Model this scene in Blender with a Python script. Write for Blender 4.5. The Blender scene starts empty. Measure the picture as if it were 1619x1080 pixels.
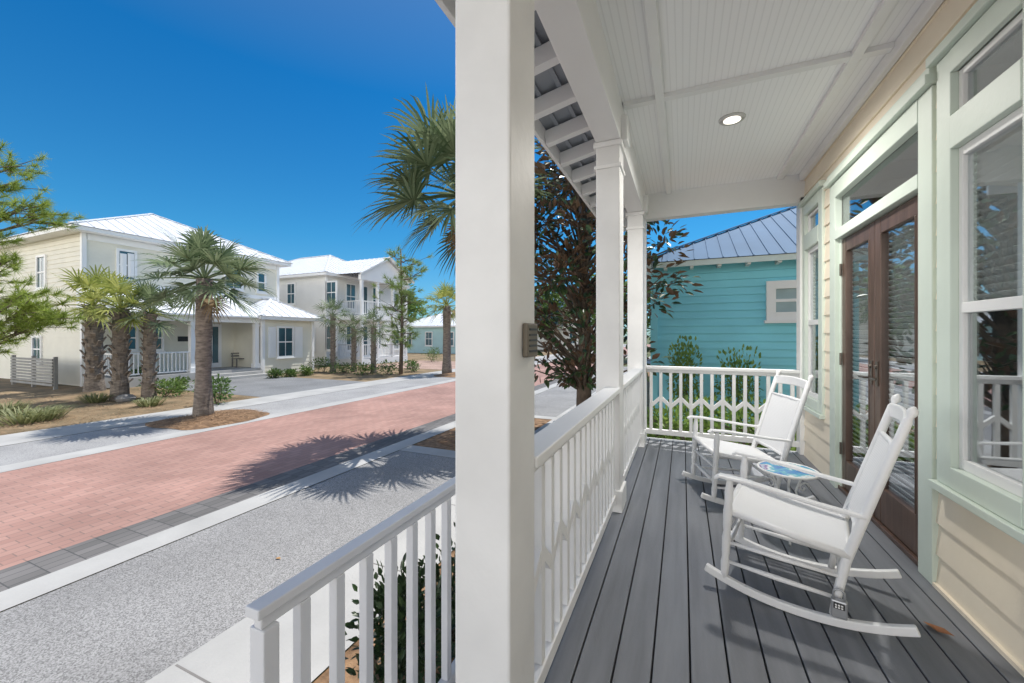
import bpy, math, random
from mathutils import Vector, Matrix
random.seed(7)
SC=bpy.context.scene; COL=SC.collection
CZ=2.0; DK=0.70; F=630.0
YAW=math.radians(23.2); cy,sy=math.cos(YAW),math.sin(YAW)
Z=Vector((0,0,1)); CAM=Vector((0,0,CZ))
R=math.radians
def ray(u,v):
    d=(u-810)/F
    return Vector((-sy+cy*d, cy+sy*d, (530-v)/F))
def onX(u,v,X): r=ray(u,v); return CAM+r*(X/r.x)
def onY(u,v,Y): r=ray(u,v); return CAM+r*(Y/r.y)
def onZ(u,v,z=0): r=ray(u,v); return CAM+r*((z-CZ)/r.z)
def at(u,v,t): return CAM+ray(u,v)*t
def rnd(a,b): return random.uniform(a,b)

# ------------------------------------------------------------------ materials
def nn(nt,t,**k):
    n=nt.nodes.new(t)
    for a,b in k.items(): setattr(n,a,b)
    return n
def M(name,c,rough=.6,var=.1,scale=3,bump=0,bscale=60,metal=0,c2=None,spec=.5,detail=4,stretch=None):
    m=bpy.data.materials.new(name); m.use_nodes=True; nt=m.node_tree; p=nt.nodes['Principled BSDF']
    p.inputs['Roughness'].default_value=rough; p.inputs['Metallic'].default_value=metal
    p.inputs['Specular IOR Level'].default_value=spec
    tc=nn(nt,'ShaderNodeTexCoord'); vec=tc.outputs['Object']
    if stretch:
        mp=nn(nt,'ShaderNodeMapping'); mp.inputs['Scale'].default_value=stretch
        nt.links.new(vec,mp.inputs['Vector']); vec=mp.outputs['Vector']
    nz=nn(nt,'ShaderNodeTexNoise'); nz.inputs['Scale'].default_value=scale; nz.inputs['Detail'].default_value=detail
    nt.links.new(vec,nz.inputs['Vector'])
    rp=nn(nt,'ShaderNodeValToRGB'); e=rp.color_ramp.elements
    e[0].position=.3; e[1].position=.7
    a=[max(0,x*(1-var)) for x in c]; b=[min(1,x*(1+var)) for x in c] if c2 is None else c2
    e[0].color=(*a,1); e[1].color=(*b,1)
    nt.links.new(nz.outputs['Fac'],rp.inputs['Fac']); nt.links.new(rp.outputs['Color'],p.inputs['Base Color'])
    if bump:
        n2=nn(nt,'ShaderNodeTexNoise'); n2.inputs['Scale'].default_value=bscale; n2.inputs['Detail'].default_value=5
        nt.links.new(vec,n2.inputs['Vector'])
        bp=nn(nt,'ShaderNodeBump'); bp.inputs['Strength'].default_value=bump; bp.inputs['Distance'].default_value=.02
        nt.links.new(n2.outputs['Fac'],bp.inputs['Height']); nt.links.new(bp.outputs['Normal'],p.inputs['Normal'])
    return m
def leafmat(name,c1,c2,trans=.3,rough=.45,back=None,spec=.5):
    m=bpy.data.materials.new(name); m.use_nodes=True; nt=m.node_tree; p=nt.nodes['Principled BSDF']; out=nt.nodes['Material Output']
    p.inputs['Roughness'].default_value=rough; p.inputs['Specular IOR Level'].default_value=spec
    g=nn(nt,'ShaderNodeNewGeometry')
    rp=nn(nt,'ShaderNodeValToRGB'); e=rp.color_ramp.elements; e[0].color=(*c1,1); e[1].color=(*c2,1)
    nt.links.new(g.outputs['Random Per Island'],rp.inputs['Fac'])
    col=rp.outputs['Color']
    if back:
        mx=nn(nt,'ShaderNodeMixRGB'); mx.inputs['Color2'].default_value=(*back,1)
        nt.links.new(g.outputs['Backfacing'],mx.inputs['Fac']); nt.links.new(col,mx.inputs['Color1']); col=mx.outputs['Color']
    nt.links.new(col,p.inputs['Base Color'])
    tr=nn(nt,'ShaderNodeBsdfTranslucent'); nt.links.new(col,tr.inputs['Color'])
    ms=nn(nt,'ShaderNodeMixShader'); ms.inputs['Fac'].default_value=trans
    nt.links.new(p.outputs['BSDF'],ms.inputs[1]); nt.links.new(tr.outputs['BSDF'],ms.inputs[2]); nt.links.new(ms.outputs['Shader'],out.inputs['Surface'])
    return m
def glassmat(name,refl=.35,top=.5,tint=(.9,.93,.93)):
    m=bpy.data.materials.new(name); m.use_nodes=True; nt=m.node_tree; out=nt.nodes['Material Output']; nt.nodes.remove(nt.nodes['Principled BSDF'])
    gl=nn(nt,'ShaderNodeBsdfGlossy'); gl.inputs['Roughness'].default_value=.015; gl.inputs['Color'].default_value=(.95,.97,1,1)
    tr=nn(nt,'ShaderNodeBsdfTransparent'); tr.inputs['Color'].default_value=(*tint,1)
    lw=nn(nt,'ShaderNodeLayerWeight'); lw.inputs['Blend'].default_value=.3
    mr=nn(nt,'ShaderNodeMapRange'); mr.inputs['To Min'].default_value=refl; mr.inputs['To Max'].default_value=top
    nt.links.new(lw.outputs['Facing'],mr.inputs['Value'])
    ms=nn(nt,'ShaderNodeMixShader'); nt.links.new(mr.outputs['Result'],ms.inputs['Fac'])
    nt.links.new(tr.outputs['BSDF'],ms.inputs[1]); nt.links.new(gl.outputs['BSDF'],ms.inputs[2]); nt.links.new(ms.outputs['Shader'],out.inputs['Surface'])
    return m
def gravelmat(name,dark,light,scale=45,bump=.5):
    m=M(name,light,rough=.9,var=.1,scale=.8); nt=m.node_tree; p=nt.nodes['Principled BSDF']
    tc=nn(nt,'ShaderNodeTexCoord'); vo=nn(nt,'ShaderNodeTexVoronoi'); vo.inputs['Scale'].default_value=scale
    nt.links.new(tc.outputs['Object'],vo.inputs['Vector'])
    sp=nn(nt,'ShaderNodeSeparateColor'); nt.links.new(vo.outputs['Color'],sp.inputs['Color'])
    rp=nn(nt,'ShaderNodeValToRGB'); e=rp.color_ramp.elements; e[0].color=(*dark,1); e[1].color=(*light,1); e[0].position=.0; e[1].position=.8
    nt.links.new(sp.outputs['Red'],rp.inputs['Fac'])
    nz=nn(nt,'ShaderNodeTexNoise'); nz.inputs['Scale'].default_value=.9; nz.inputs['Detail'].default_value=7; nt.links.new(tc.outputs['Object'],nz.inputs['Vector'])
    mr=nn(nt,'ShaderNodeMapRange'); mr.inputs['From Min'].default_value=.3; mr.inputs['From Max'].default_value=.7; mr.inputs['To Min'].default_value=.82; mr.inputs['To Max'].default_value=1.12
    nt.links.new(nz.outputs['Fac'],mr.inputs['Value'])
    mu=nn(nt,'ShaderNodeMixRGB',blend_type='MULTIPLY'); mu.inputs['Fac'].default_value=1
    nt.links.new(rp.outputs['Color'],mu.inputs['Color1']); nt.links.new(mr.outputs['Result'],mu.inputs['Color2'])
    nt.links.new(mu.outputs['Color'],p.inputs['Base Color'])
    bp=nn(nt,'ShaderNodeBump'); bp.inputs['Strength'].default_value=bump; bp.inputs['Distance'].default_value=.005; bp.invert=True
    nt.links.new(vo.outputs['Distance'],bp.inputs['Height']); nt.links.new(bp.outputs['Normal'],p.inputs['Normal'])
    return m
def brickmat(name,c1,c2,mortar,bw=.2,rh=.1,rot=0):
    m=M(name,c1,rough=.85,var=.1,scale=1.2); nt=m.node_tree; p=nt.nodes['Principled BSDF']
    tc=nn(nt,'ShaderNodeTexCoord'); mp=nn(nt,'ShaderNodeMapping'); mp.inputs['Rotation'].default_value=(0,0,rot)
    nt.links.new(tc.outputs['Object'],mp.inputs['Vector'])
    b=nn(nt,'ShaderNodeTexBrick'); b.inputs['Scale'].default_value=1; b.inputs['Brick Width'].default_value=bw; b.inputs['Row Height'].default_value=rh
    b.inputs['Mortar Size'].default_value=.005; b.inputs['Color1'].default_value=(*c1,1); b.inputs['Color2'].default_value=(*c2,1); b.inputs['Mortar'].default_value=(*mortar,1)
    nt.links.new(mp.outputs['Vector'],b.inputs['Vector'])
    nz=nn(nt,'ShaderNodeTexNoise'); nz.inputs['Scale'].default_value=.7; nz.inputs['Detail'].default_value=8; nt.links.new(tc.outputs['Object'],nz.inputs['Vector'])
    mr=nn(nt,'ShaderNodeMapRange'); mr.inputs['From Min'].default_value=.3; mr.inputs['From Max'].default_value=.7; mr.inputs['To Min'].default_value=.76; mr.inputs['To Max'].default_value=1.16
    nt.links.new(nz.outputs['Fac'],mr.inputs['Value'])
    mu=nn(nt,'ShaderNodeMixRGB',blend_type='MULTIPLY'); mu.inputs['Fac'].default_value=1
    nt.links.new(b.outputs['Color'],mu.inputs['Color1']); nt.links.new(mr.outputs['Result'],mu.inputs['Color2']); nt.links.new(mu.outputs['Color'],p.inputs['Base Color'])
    bp=nn(nt,'ShaderNodeBump'); bp.inputs['Strength'].default_value=.5; bp.inputs['Distance'].default_value=.006; bp.invert=True
    nt.links.new(b.outputs['Fac'],bp.inputs['Height']); nt.links.new(bp.outputs['Normal'],p.inputs['Normal'])
    return m
def groovemat(name,c,axis='X',period=.05,dark=.75,rough=.45,bump=.4):
    m=M(name,c,rough=rough,var=.03,scale=1); nt=m.node_tree; p=nt.nodes['Principled BSDF']
    tc=nn(nt,'ShaderNodeTexCoord'); w=nn(nt,'ShaderNodeTexWave',bands_direction=axis); w.inputs['Scale'].default_value=.31416/period; w.inputs['Distortion'].default_value=0
    nt.links.new(tc.outputs['Object'],w.inputs['Vector'])
    rp=nn(nt,'ShaderNodeValToRGB'); e=rp.color_ramp.elements; e[0].position=.0; e[1].position=.16; e[0].color=(dark,dark,dark,1); e[1].color=(1,1,1,1)
    nt.links.new(w.outputs['Fac'],rp.inputs['Fac'])
    mu=nn(nt,'ShaderNodeMixRGB',blend_type='MULTIPLY'); mu.inputs['Fac'].default_value=1; mu.inputs['Color1'].default_value=(*c,1)
    nt.links.new(rp.outputs['Color'],mu.inputs['Color2']); nt.links.new(mu.outputs['Color'],p.inputs['Base Color'])
    bp=nn(nt,'ShaderNodeBump'); bp.inputs['Strength'].default_value=bump; bp.inputs['Distance'].default_value=.006
    nt.links.new(rp.outputs['Color'],bp.inputs['Height']); nt.links.new(bp.outputs['Normal'],p.inputs['Normal'])
    return m
def emit(name,c,s):
    m=bpy.data.materials.new(name); m.use_nodes=True; p=m.node_tree.nodes['Principled BSDF']
    p.inputs['Base Color'].default_value=(*c,1); p.inputs['Emission Color'].default_value=(*c,1); p.inputs['Emission Strength'].default_value=s
    return m

white=M('white_paint',(.84,.84,.83),.45,.03,2,.05,40)
shadedwhite=M('walk_rail_shaded',(.66,.67,.69),.5,.06,3,.06,40)  # white paint greyed, the eave shade is put into the colour
colm=M('column_paint',(.77,.77,.76),.5,.07,3,.08,30)
chairw=M('chair_white',(.84,.84,.84),.4,.04,6,.06,80)
green=M('sage_trim',(.65,.73,.65),.5,.05,2,.05,30)
cream=M('cream_siding',(.87,.78,.63),.6,.05,2.5,.08,40)
deckm=M('deck_grey',(.19,.20,.22),.5,.22,2.2,.15,60,stretch=(6,.5,1))
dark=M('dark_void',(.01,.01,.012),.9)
wood=M('door_wood',(.105,.066,.05),.35,.3,4,.05,40,stretch=(1,6,.6))
bead=groovemat('beadboard',(.94,.94,.94),'X',.040,.90,.45,.12)
pan=M('roof_pan',(.34,.37,.41),.4,.1,1.5,metal=.3)
metalw=M('white_metal_roof',(.72,.74,.77),.4,.04,.6)
metalg=M('grey_blue_metal_roof',(.095,.18,.29),.65,.10,.7,spec=.15)
teal=M('teal_siding',(.24,.66,.78),.6,.05,1.5)
teal2=M('pale_teal_siding',(.42,.62,.64),.6,.05,1.5)
yellow=M('pale_yellow_siding',(.76,.735,.63),.6,.05,1.5)
bwall=M('white_siding',(.78,.77,.74),.6,.04,1.5)
glass=glassmat('window_glass',.15,.58); farglass=M('far_glass',(.04,.10,.13),.06,.3,1,spec=1)
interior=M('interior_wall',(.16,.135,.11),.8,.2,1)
blindm=M('blind_white',(.90,.90,.89),.5,.03,2)
screen=M('insect_screen',(.012,.013,.014),.8,.1,3)
concrete=M('concrete',(.42,.415,.40),.85,.14,1.3,.25,50,detail=8)
pale=M('bounce_concrete',(.60,.59,.56),.85,.1,1.3,.25,50,detail=8)  # extra pale so the added apron bounces more light
gravel=gravelmat('gravel',(.14,.138,.136),(.36,.355,.35),140)
pgravel=gravelmat('far_gravel',(.25,.25,.25),(.39,.385,.38),90)
asphalt=gravelmat('asphalt',(.15,.155,.16),(.24,.245,.25),80)
redbrick=brickmat('red_pavers',(.43,.255,.21),(.36,.205,.168),(.25,.17,.145),.22,.11,R(90))
darkbrick=brickmat('dark_pavers',(.19,.18,.175),(.13,.125,.12),(.08,.08,.08),.11,.22)
mulch=M('pine_straw',(.13,.075,.04),.95,0,9,.9,40,c2=(.36,.22,.12),detail=9)
yard=M('yard_ground',(.12,.095,.05),.95,0,1.2,.8,25,c2=(.34,.24,.14),detail=10)
lawn=M('grass_ground',(.05,.09,.025),.95,0,.4,.6,12,c2=(.16,.15,.07),detail=10)
trunkm=M('palm_trunk',(.205,.17,.14),.95,.45,7,1.0,22,stretch=(1,1,3))
bark=M('bark',(.13,.10,.075),.95,.4,6,.8,30)
palmg=leafmat('palm_leaf',(.075,.12,.055),(.28,.34,.19),.25,.6,None,.2)
palmy=leafmat('palm_leaf_yellow',(.20,.25,.05),(.48,.49,.15),.4,.55,None,.25)
deadleaf=leafmat('dead_palm_leaf',(.20,.13,.06),(.33,.23,.12),.2,.7)
magl=leafmat('magnolia_leaf',(.022,.052,.02),(.085,.13,.05),.12,.3,back=(.13,.08,.05),spec=.35)
pineg=leafmat('pine_needles',(.17,.26,.035),(.40,.48,.10),.45,.5)
shrubg=leafmat('shrub_leaf',(.05,.11,.025),(.16,.25,.07),.3,.45)
shrubd=leafmat('dark_shrub_leaf',(.015,.035,.012),(.05,.09,.03),.15,.35)
treeg=leafmat('tree_leaf',(.07,.14,.03),(.19,.28,.07),.35,.5)
brightg=leafmat('bright_shrub_leaf',(.10,.20,.04),(.28,.40,.10),.4,.45)
blackm=M('black_plastic',(.02,.02,.022),.4,.1,5); greym=M('grey_metal',(.45,.46,.48),.35,.1,8,metal=.6)
handlem=M('bronze_metal',(.16,.14,.12),.35,.1,8,metal=.7)
bronze=M('bronze_plastic',(.17,.145,.11),.5,.06,10)
ironm=M('white_iron',(.74,.74,.73),.45,.06,12)
stone=M('grey_rock',(.22,.21,.20),.9,.3,5,.8,12)
brownleaf=M('dry_leaf',(.30,.12,.045),.7,.3,30)

# ------------------------------------------------------------------ mesh builder
ORG={}
class MB:
    def __init__(s): s.v=[]; s.f=[]
    def add(s,vs,fs):
        o=len(s.v); s.v+= [tuple(v) for v in vs]; s.f+=[tuple(i+o for i in f) for f in fs]; return s
    def poly(s,pts): return s.add(pts,[tuple(range(len(pts)))])
    def box(s,x0,x1,y0,y1,z0,z1):
        return s.add([(x0,y0,z0),(x1,y0,z0),(x1,y1,z0),(x0,y1,z0),(x0,y0,z1),(x1,y0,z1),(x1,y1,z1),(x0,y1,z1)],
          [(0,3,2,1),(4,5,6,7),(0,1,5,4),(1,2,6,5),(2,3,7,6),(3,0,4,7)])
    def bar(s,p,q,w,h,up=Z):
        p=Vector(p);q=Vector(q);t=(q-p).normalized(); a=t.cross(up)
        if a.length<1e-4: a=t.cross(Vector((0,1,0)))
        a.normalize(); b=a.cross(t).normalized(); a=a*w/2; b=b*h/2
        return s.add([p-a-b,p+a-b,p+a+b,p-a+b,q-a-b,q+a-b,q+a+b,q-a+b],[(0,1,2,3),(7,6,5,4),(0,4,5,1),(1,5,6,2),(2,6,7,3),(3,7,4,0)])
    def sweep(s,pts,w,h,up=Z,ws=None):
        pts=[Vector(p) for p in pts]; n=len(pts); vs=[]; fs=[]
        for i,p in enumerate(pts):
            t=(pts[min(i+1,n-1)]-pts[max(i-1,0)]).normalized(); a=t.cross(up).normalized(); b=a.cross(t).normalized()
            k=ws[i] if ws else 1; a=a*w*k/2; b=b*h/2
            vs+=[p-a-b,p+a-b,p+a+b,p-a+b]
        for i in range(n-1):
            o=i*4
            for k in range(4): fs.append((o+k,o+(k+1)%4,o+4+(k+1)%4,o+4+k))
        fs.append((3,2,1,0)); o=(n-1)*4; fs.append((o,o+1,o+2,o+3))
        return s.add(vs,fs)
    def tube(s,pts,rad,n=8,cap=True):
        pts=[Vector(p) for p in pts]; m=len(pts)
        if not isinstance(rad,(list,tuple)): rad=[rad]*m
        vs=[];fs=[]; ref=None
        for i,p in enumerate(pts):
            t=(pts[min(i+1,m-1)]-pts[max(i-1,0)]).normalized()
            if ref is None: ref=Vector((1,0,0)) if abs(t.x)<.8 else Vector((0,1,0))
            a=(ref-t*ref.dot(t)).normalized(); b=t.cross(a); ref=a
            for k in range(n):
                an=2*math.pi*k/n; vs.append(p+(a*math.cos(an)+b*math.sin(an))*rad[i])
        for i in range(m-1):
            for k in range(n): fs.append((i*n+k,i*n+(k+1)%n,(i+1)*n+(k+1)%n,(i+1)*n+k))
        if cap: fs.append(tuple(range(n-1,-1,-1))); fs.append(tuple((m-1)*n+k for k in range(n)))
        return s.add(vs,fs)
    def lathe(s,c,prof,n=24):
        c=Vector(c); return s.tube([c+Z*(z+1e-6*i) for i,(r,z) in enumerate(prof)],[r for r,z in prof],n)
    def leaf(s,p,d,nr,L,W):
        sd=d.cross(nr)
        if sd.length<1e-4: sd=d.cross(Vector((.3,.5,.8)))
        sd.normalize(); up=sd.cross(d).normalized()
        return s.add([p,p+d*L*.35+sd*W*.5+up*W*.12,p+d*L*.7+sd*W*.38+up*W*.08,p+d*L-up*W*.1,p+d*L*.7-sd*W*.38+up*W*.08,p+d*L*.35-sd*W*.5+up*W*.12],[(0,1,2,3),(0,3,4,5)])
    def build(s,name,mat,parent=None,smooth=False,bevel=0,loc=None):
        me=bpy.data.meshes.new(name); o=Vector((0,0,0))
        if parent is not None: o=ORG[parent.name]
        me.from_pydata([(v[0]-o.x,v[1]-o.y,v[2]-o.z) for v in s.v],[],s.f); me.update()
        if smooth:
            for p in me.polygons: p.use_smooth=True
        me.materials.append(mat)
        ob=bpy.data.objects.new(name,me); COL.objects.link(ob)
        if parent is not None: ob.parent=parent
        ORG[ob.name]=o.copy()
        if bevel:
            b=ob.modifiers.new('bevel','BEVEL'); b.width=bevel; b.segments=2; b.limit_method='ANGLE'; b.angle_limit=R(40)
        return ob
def tag(o,label=None,cat=None,group=None,kind=None):
    if label:o['label']=label
    if cat:o['category']=cat
    if group:o['group']=group
    if kind:o['kind']=kind
    return o
def thing(name,label,cat,loc=(0,0,0),rz=0,group=None,world=True):
    o=bpy.data.objects.new(name,None); COL.objects.link(o); o.location=loc; o.rotation_euler=(0,0,rz); o.empty_display_size=.2
    ORG[o.name]=Vector(loc) if world else Vector((0,0,0))
    return tag(o,label,cat,group)
def inst(src,parent,loc):
    c=src.copy(); COL.objects.link(c); c.parent=parent; c.location=loc; ORG[c.name]=ORG[parent.name].copy(); return c
def abox(mb,ax,pl,sg,d0,d1,a0,a1,z0,z1):
    lo,hi=sorted((pl+sg*d0,pl+sg*d1)); a0,a1=sorted((a0,a1))
    return mb.box(lo,hi,a0,a1,z0,z1) if ax=='X' else mb.box(a0,a1,lo,hi,z0,z1)
def lap(mb,ax,pl,sg,a0,a1,z0,z1,ex=.15,base=0,out=.014):
    k=math.floor((z0-base)/ex)
    P=(lambda d,a,z:(pl+sg*d,a,z)) if ax=='X' else (lambda d,a,z:(a,pl+sg*d,z))
    while base+k*ex<z1-1e-4:
        b=base+k*ex; lo=max(b,z0); hi=min(b+ex,z1)
        f=lambda z:out*(1-(z-b)/ex)+.001
        mb.poly([P(f(lo),a0,lo),P(f(lo),a1,lo),P(f(hi),a1,hi),P(f(hi),a0,hi)])
        mb.poly([P(0,a0,lo),P(0,a1,lo),P(f(lo),a1,lo),P(f(lo),a0,lo)])
        k+=1
def roofplane(mb,a,b,c,d,seam=.45,rib=.04):
    a,b,c,d=map(Vector,(a,b,c,d))
    mb.poly([a,b,c] if (c-d).length<1e-5 else [a,b,c,d])
    L=(b-a).length; e=(b-a)/L; n=e.cross((c+d)/2-a).normalized()
    if n.z<0:n=-n
    s=n.cross(e); 
    if ((c+d)/2-a).dot(s)<0: s=-s
    h=(d-a).dot(s); da=(d-a).dot(e); ca=(c-a).dot(e); x=seam/2
    while x<L:
        m=h
        if x<da: m=h*x/da
        elif x>ca: m=h*(L-x)/max(L-ca,1e-5)
        if m>.1: mb.bar(a+e*x+n*rib*.4,a+e*x+s*m+n*rib*.4,.022,rib,n)
        x+=seam
def hip(mb,x0,x1,y0,y1,ze,pitch,seam=.45,rib=.04):
    wx,wy=x1-x0,y1-y0
    if wx>=wy:
        r=wy/2; zr=ze+r*pitch; p=Vector((x0+r,y0+r,zr)); q=Vector((x1-r,y0+r,zr))
    else:
        r=wx/2; zr=ze+r*pitch; p=Vector((x0+r,y0+r,zr)); q=Vector((x0+r,y1-r,zr))
    A,B,C,D=Vector((x0,y0,ze)),Vector((x1,y0,ze)),Vector((x1,y1,ze)),Vector((x0,y1,ze))
    if wx>=wy: pl=[(A,B,q,p),(B,C,q,q),(C,D,p,q),(D,A,p,p)]
    else: pl=[(A,B,p,p),(B,C,q,p),(C,D,q,q),(D,A,p,q)]
    for t in pl: roofplane(mb,*t,seam=seam,rib=rib)
    for s_,e_ in ((A,p),(D,p if wx>=wy else q),(B,q if wx>=wy else p),(C,q)):
        mb.bar(s_+Z*.03,e_+Z*.03,.14,.03)
    if (p-q).length>.01: mb.bar(p+Z*.03,q+Z*.03,.16,.03)
    return p,q
def window(house,ax,pl,sg,a0,a1,z0,z1,fr=.09,mid=True,fm=None,gm=None,sill=True):
    a0,a1=sorted((a0,a1)); fm=fm or white; gm=gm or farglass
    m=MB()
    abox(m,ax,pl,sg,-.02,.07,a0-fr,a0,z0-fr,z1+fr); abox(m,ax,pl,sg,-.02,.07,a1,a1+fr,z0-fr,z1+fr)
    abox(m,ax,pl,sg,-.02,.075,a0,a1,z1,z1+fr); abox(m,ax,pl,sg,-.02,.075,a0,a1,z0-fr,z0)
    w=m.build('window',fm,house)
    g=MB(); abox(g,ax,pl,sg,.0,.028,a0,a1,z0,z1); g.build('pane',gm,w)
    if mid:
        k=MB(); zm=(z0+z1)/2; abox(k,ax,pl,sg,.0,.045,a0,a1,zm-.03,zm+.03); am=(a0+a1)/2
        if a1-a0>.55:abox(k,ax,pl,sg,.0,.04,am-.015,am+.015,z0,z1)
        k.build('sash_bar',fm,w)
    if sill:
        k=MB(); abox(k,ax,pl,sg,-.02,.12,a0-fr-.04,a1+fr+.04,z0-fr-.06,z0-fr); k.build('sill',fm,w)
    return w

# ------------------------------------------------------------------ ground
def sheet(name,x0,x1,y0,y1,z,mat):
    m=MB(); m.add([(x0,y0,z),(x1,y0,z),(x1,y1,z),(x0,y1,z)],[(0,1,2,3)])
    return tag(m.build(name,mat),kind='structure')
def mound(name,c,rx,ry,h,mat,z=.02,label=None):
    m=MB(); n=40; rings=6; vs=[(c[0],c[1],z+h)]; fs=[]
    ph=[rnd(0,6) for _ in range(3)]
    for r in range(1,rings+1):
        f=r/rings
        for k in range(n):
            a=2*math.pi*k/n; w=1+.05*math.sin(3*a+ph[0])+.03*math.sin(7*a+ph[1])
            ce,se=math.cos(a),math.sin(a); q=(abs(ce)**4+abs(se)**4)**-.25
            vs.append((c[0]+rx*f*w*ce*q,c[1]+ry*f*w*se*q,z+h*(1-f*f)+rnd(-.006,.006)))
    for k in range(n): fs.append((0,1+k,1+(k+1)%n))
    for r in range(rings-1):
        o=1+r*n
        for k in range(n): fs.append((o+k,o+n+k,o+n+(k+1)%n,o+(k+1)%n))
    m.add(vs,fs); return tag(m.build(name,mat,smooth=True),kind='structure')
sheet('ground',-400,400,-300,500,0,lawn)
sheet('yard',-30,-12.4,-30,60,.004,yard)
sheet('road',-9.05,-5.3,-60,90,.012,redbrick)
sheet('road_edging',-5.3,-4.84,-60,90,.014,darkbrick)
sheet('kerb_band',-4.84,-4.5,-60,90,.018,concrete)
sheet('far_kerb_band',-9.5,-9.05,-60,90,.016,concrete)
sheet('gravel_strip',-4.5,-2.82,-60,5.55,.010,gravel)
sheet('gravel_bay',-4.5,-2.82,9.3,26,.010,gravel)
sheet('divider_band',-4.5,-2.82,5.55,5.9,.014,concrete)
sheet('mulch_bed',-4.5,-2.82,5.9,9.0,.008,mulch)
sheet('divider_band',-4.5,-2.82,9.0,9.3,.014,concrete)
sheet('sidewalk',-2.82,-1.95,-60,60,.018,concrete)
sheet('far_parking_strip',-11.2,-9.5,-60,90,.010,pgravel)
sheet('far_sidewalk',-12.4,-11.2,-60,90,.016,concrete)
sheet('driveway',-19.2,-12.4,8.6,13.2,.012,asphalt)
sheet('side_driveway',-19,-12.4,19.5,26,.012,brickmat('pink_pavers',(.46,.32,.26),(.40,.27,.21),(.25,.17,.14),.22,.11))
sheet('planting_bed',-1.95,6,-2.3,30,.006,mulch)
sheet('bounce_apron',-1.95,9,-20,-2.3,.014,pale)  # added unseen apron, throws sunlight up onto the porch ceiling
m=MB()
for k in range(-12,26): m.box(-2.80,-1.97,k*1.3+.1,k*1.3+.112,.015,.0195)
tag(m.build('sidewalk_joint',M('joint',(.2,.19,.18),.9)),kind='structure')
mound('mulch_island',(-10.25,5.9),.95,1.05,.08,mulch)
mound('mulch_mound',(-10.5,17.4),.9,1.3,.08,mulch)
mound('mulch_patch',(-3.66,7.3),.72,1.2,.08,mulch)
random.seed(5); m=MB()
def straw(x,y,z):
    a=rnd(0,6.3); L=rnd(.06,.16); d=Vector((math.cos(a),math.sin(a),rnd(-.1,.25)))*L; s=Vector((-math.sin(a),math.cos(a),0))*.004
    p=Vector((x,y,z+.012)); m.add([p-s,p+s,p+d+s,p+d-s],[(0,1,2,3)])
for k in range(5200): straw(rnd(-19,-12.5),rnd(3.2,8.4),.006)
for k in range(1500):
    a=rnd(0,6.3); q=math.sqrt(rnd(0,1)); straw(-10.25+.98*q*math.cos(a),5.9+1.08*q*math.sin(a),.02+.08*(1-q*q))
for k in range(1500):
    a=rnd(0,6.3); q=math.sqrt(rnd(0,1)); straw(-3.66+.74*q*math.cos(a),7.3+1.22*q*math.sin(a),.02+.08*(1-q*q))
tag(m.build('pine_straw_litter',leafmat('straw',(.16,.09,.045),(.46,.30,.17),.1,.8)),'loose brown pine straw scattered over yard and islands','pine straw',kind='stuff')

# ------------------------------------------------------------------ foliage
def palm(loc,h,rt,RR,nf,seed,label,group=None,lean=(0,0),boots=0,leaf=None,nl=22,dead=0,elmin=-43,wk=1.0):
    random.seed(seed)
    t=thing('palm_tree',label,'palm tree',loc,0,group,world=False)
    tr=MB(); pts=[];rad=[]
    for i in range(17):
        f=i/16; pts.append((lean[0]*f**1.5,lean[1]*f**1.5,h*f-.05*(i==0))); rad.append(rt*(1.35-.35*min(1,f*4))*(1+rnd(-.06,.06)))
    tr.tube(pts,rad,14)
    for k in range(boots):
        f=.12+.86*k/max(1,boots-1); a=k*2.4; d=Vector((math.cos(a),math.sin(a),0))
        p=Vector((lean[0]*f**1.5,lean[1]*f**1.5,h*f))+d*rt*.9
        tr.bar(p,p+d*rt*rnd(.35,.7)+Z*rt*rnd(.6,1.1),rt*.55,rt*.16,d)
    tr.build('trunk',trunkm,t,smooth=(boots==0))
    c=Vector((lean[0],lean[1],h))
    def fronds(mb,n,e0,e1,RR):
        for i in range(n):
            f=i/max(1,n-1); el=R(e0+(e1-e0)*f**.9+rnd(-9,9)); az=i*2.39996+rnd(-.3,.3)
            d0=Vector((math.cos(el)*math.cos(az),math.cos(el)*math.sin(az),math.sin(el)))
            pl=RR*rnd(.42,.62); p1=c+d0*pl*.5; p2=c+d0*pl-Z*.07*pl
            mb.tube([c,p1,p2],[RR*.018,RR*.013,RR*.009],4,False)
            d=(d0-Z*.18).normalized(); s=d.cross(Z)
            if s.length<.05: s=Vector((1,0,0))
            s.normalize(); n_=s.cross(d).normalized()
            ro=Matrix.Rotation(rnd(-.7,.7),3,d); s=ro@s; n_=ro@n_
            fr=RR*rnd(.44,.56)
            for j in range(nl):
                a=R(-118+236*j/(nl-1)+rnd(-2,2)); dl=(d*math.cos(a)+s*math.sin(a)+n_*.25*abs(math.sin(a))).normalized()
                L=fr*(.74+.26*math.cos(a))*rnd(.88,1.08); b=p2+d*fr*.14*max(0,math.cos(a)); wv=(s*math.cos(a)-d*math.sin(a))
                w=RR*.034*wk; dr=rnd(.10,.32)
                m1=b+dl*L*.5-Z*.02*L; m2=b+dl*L*.78-Z*dr*.45*L; tip=b+dl*L*.98-Z*dr*L
                mb.add([b-wv*w*.3,b+wv*w*.3,m1+wv*w*.5,m1-wv*w*.5,m2+wv*w*.26,m2-wv*w*.26,tip],[(0,1,2,3),(3,2,4,5),(5,4,6)])
    cr=MB(); fronds(cr,nf,84,elmin,RR); cr.build('crown',leaf or palmg,t)
    if dead:
        dd=MB(); fronds(dd,dead,-45,-80,RR*.7); dd.build('dead_fronds',deadleaf,t)
    return t
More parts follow.
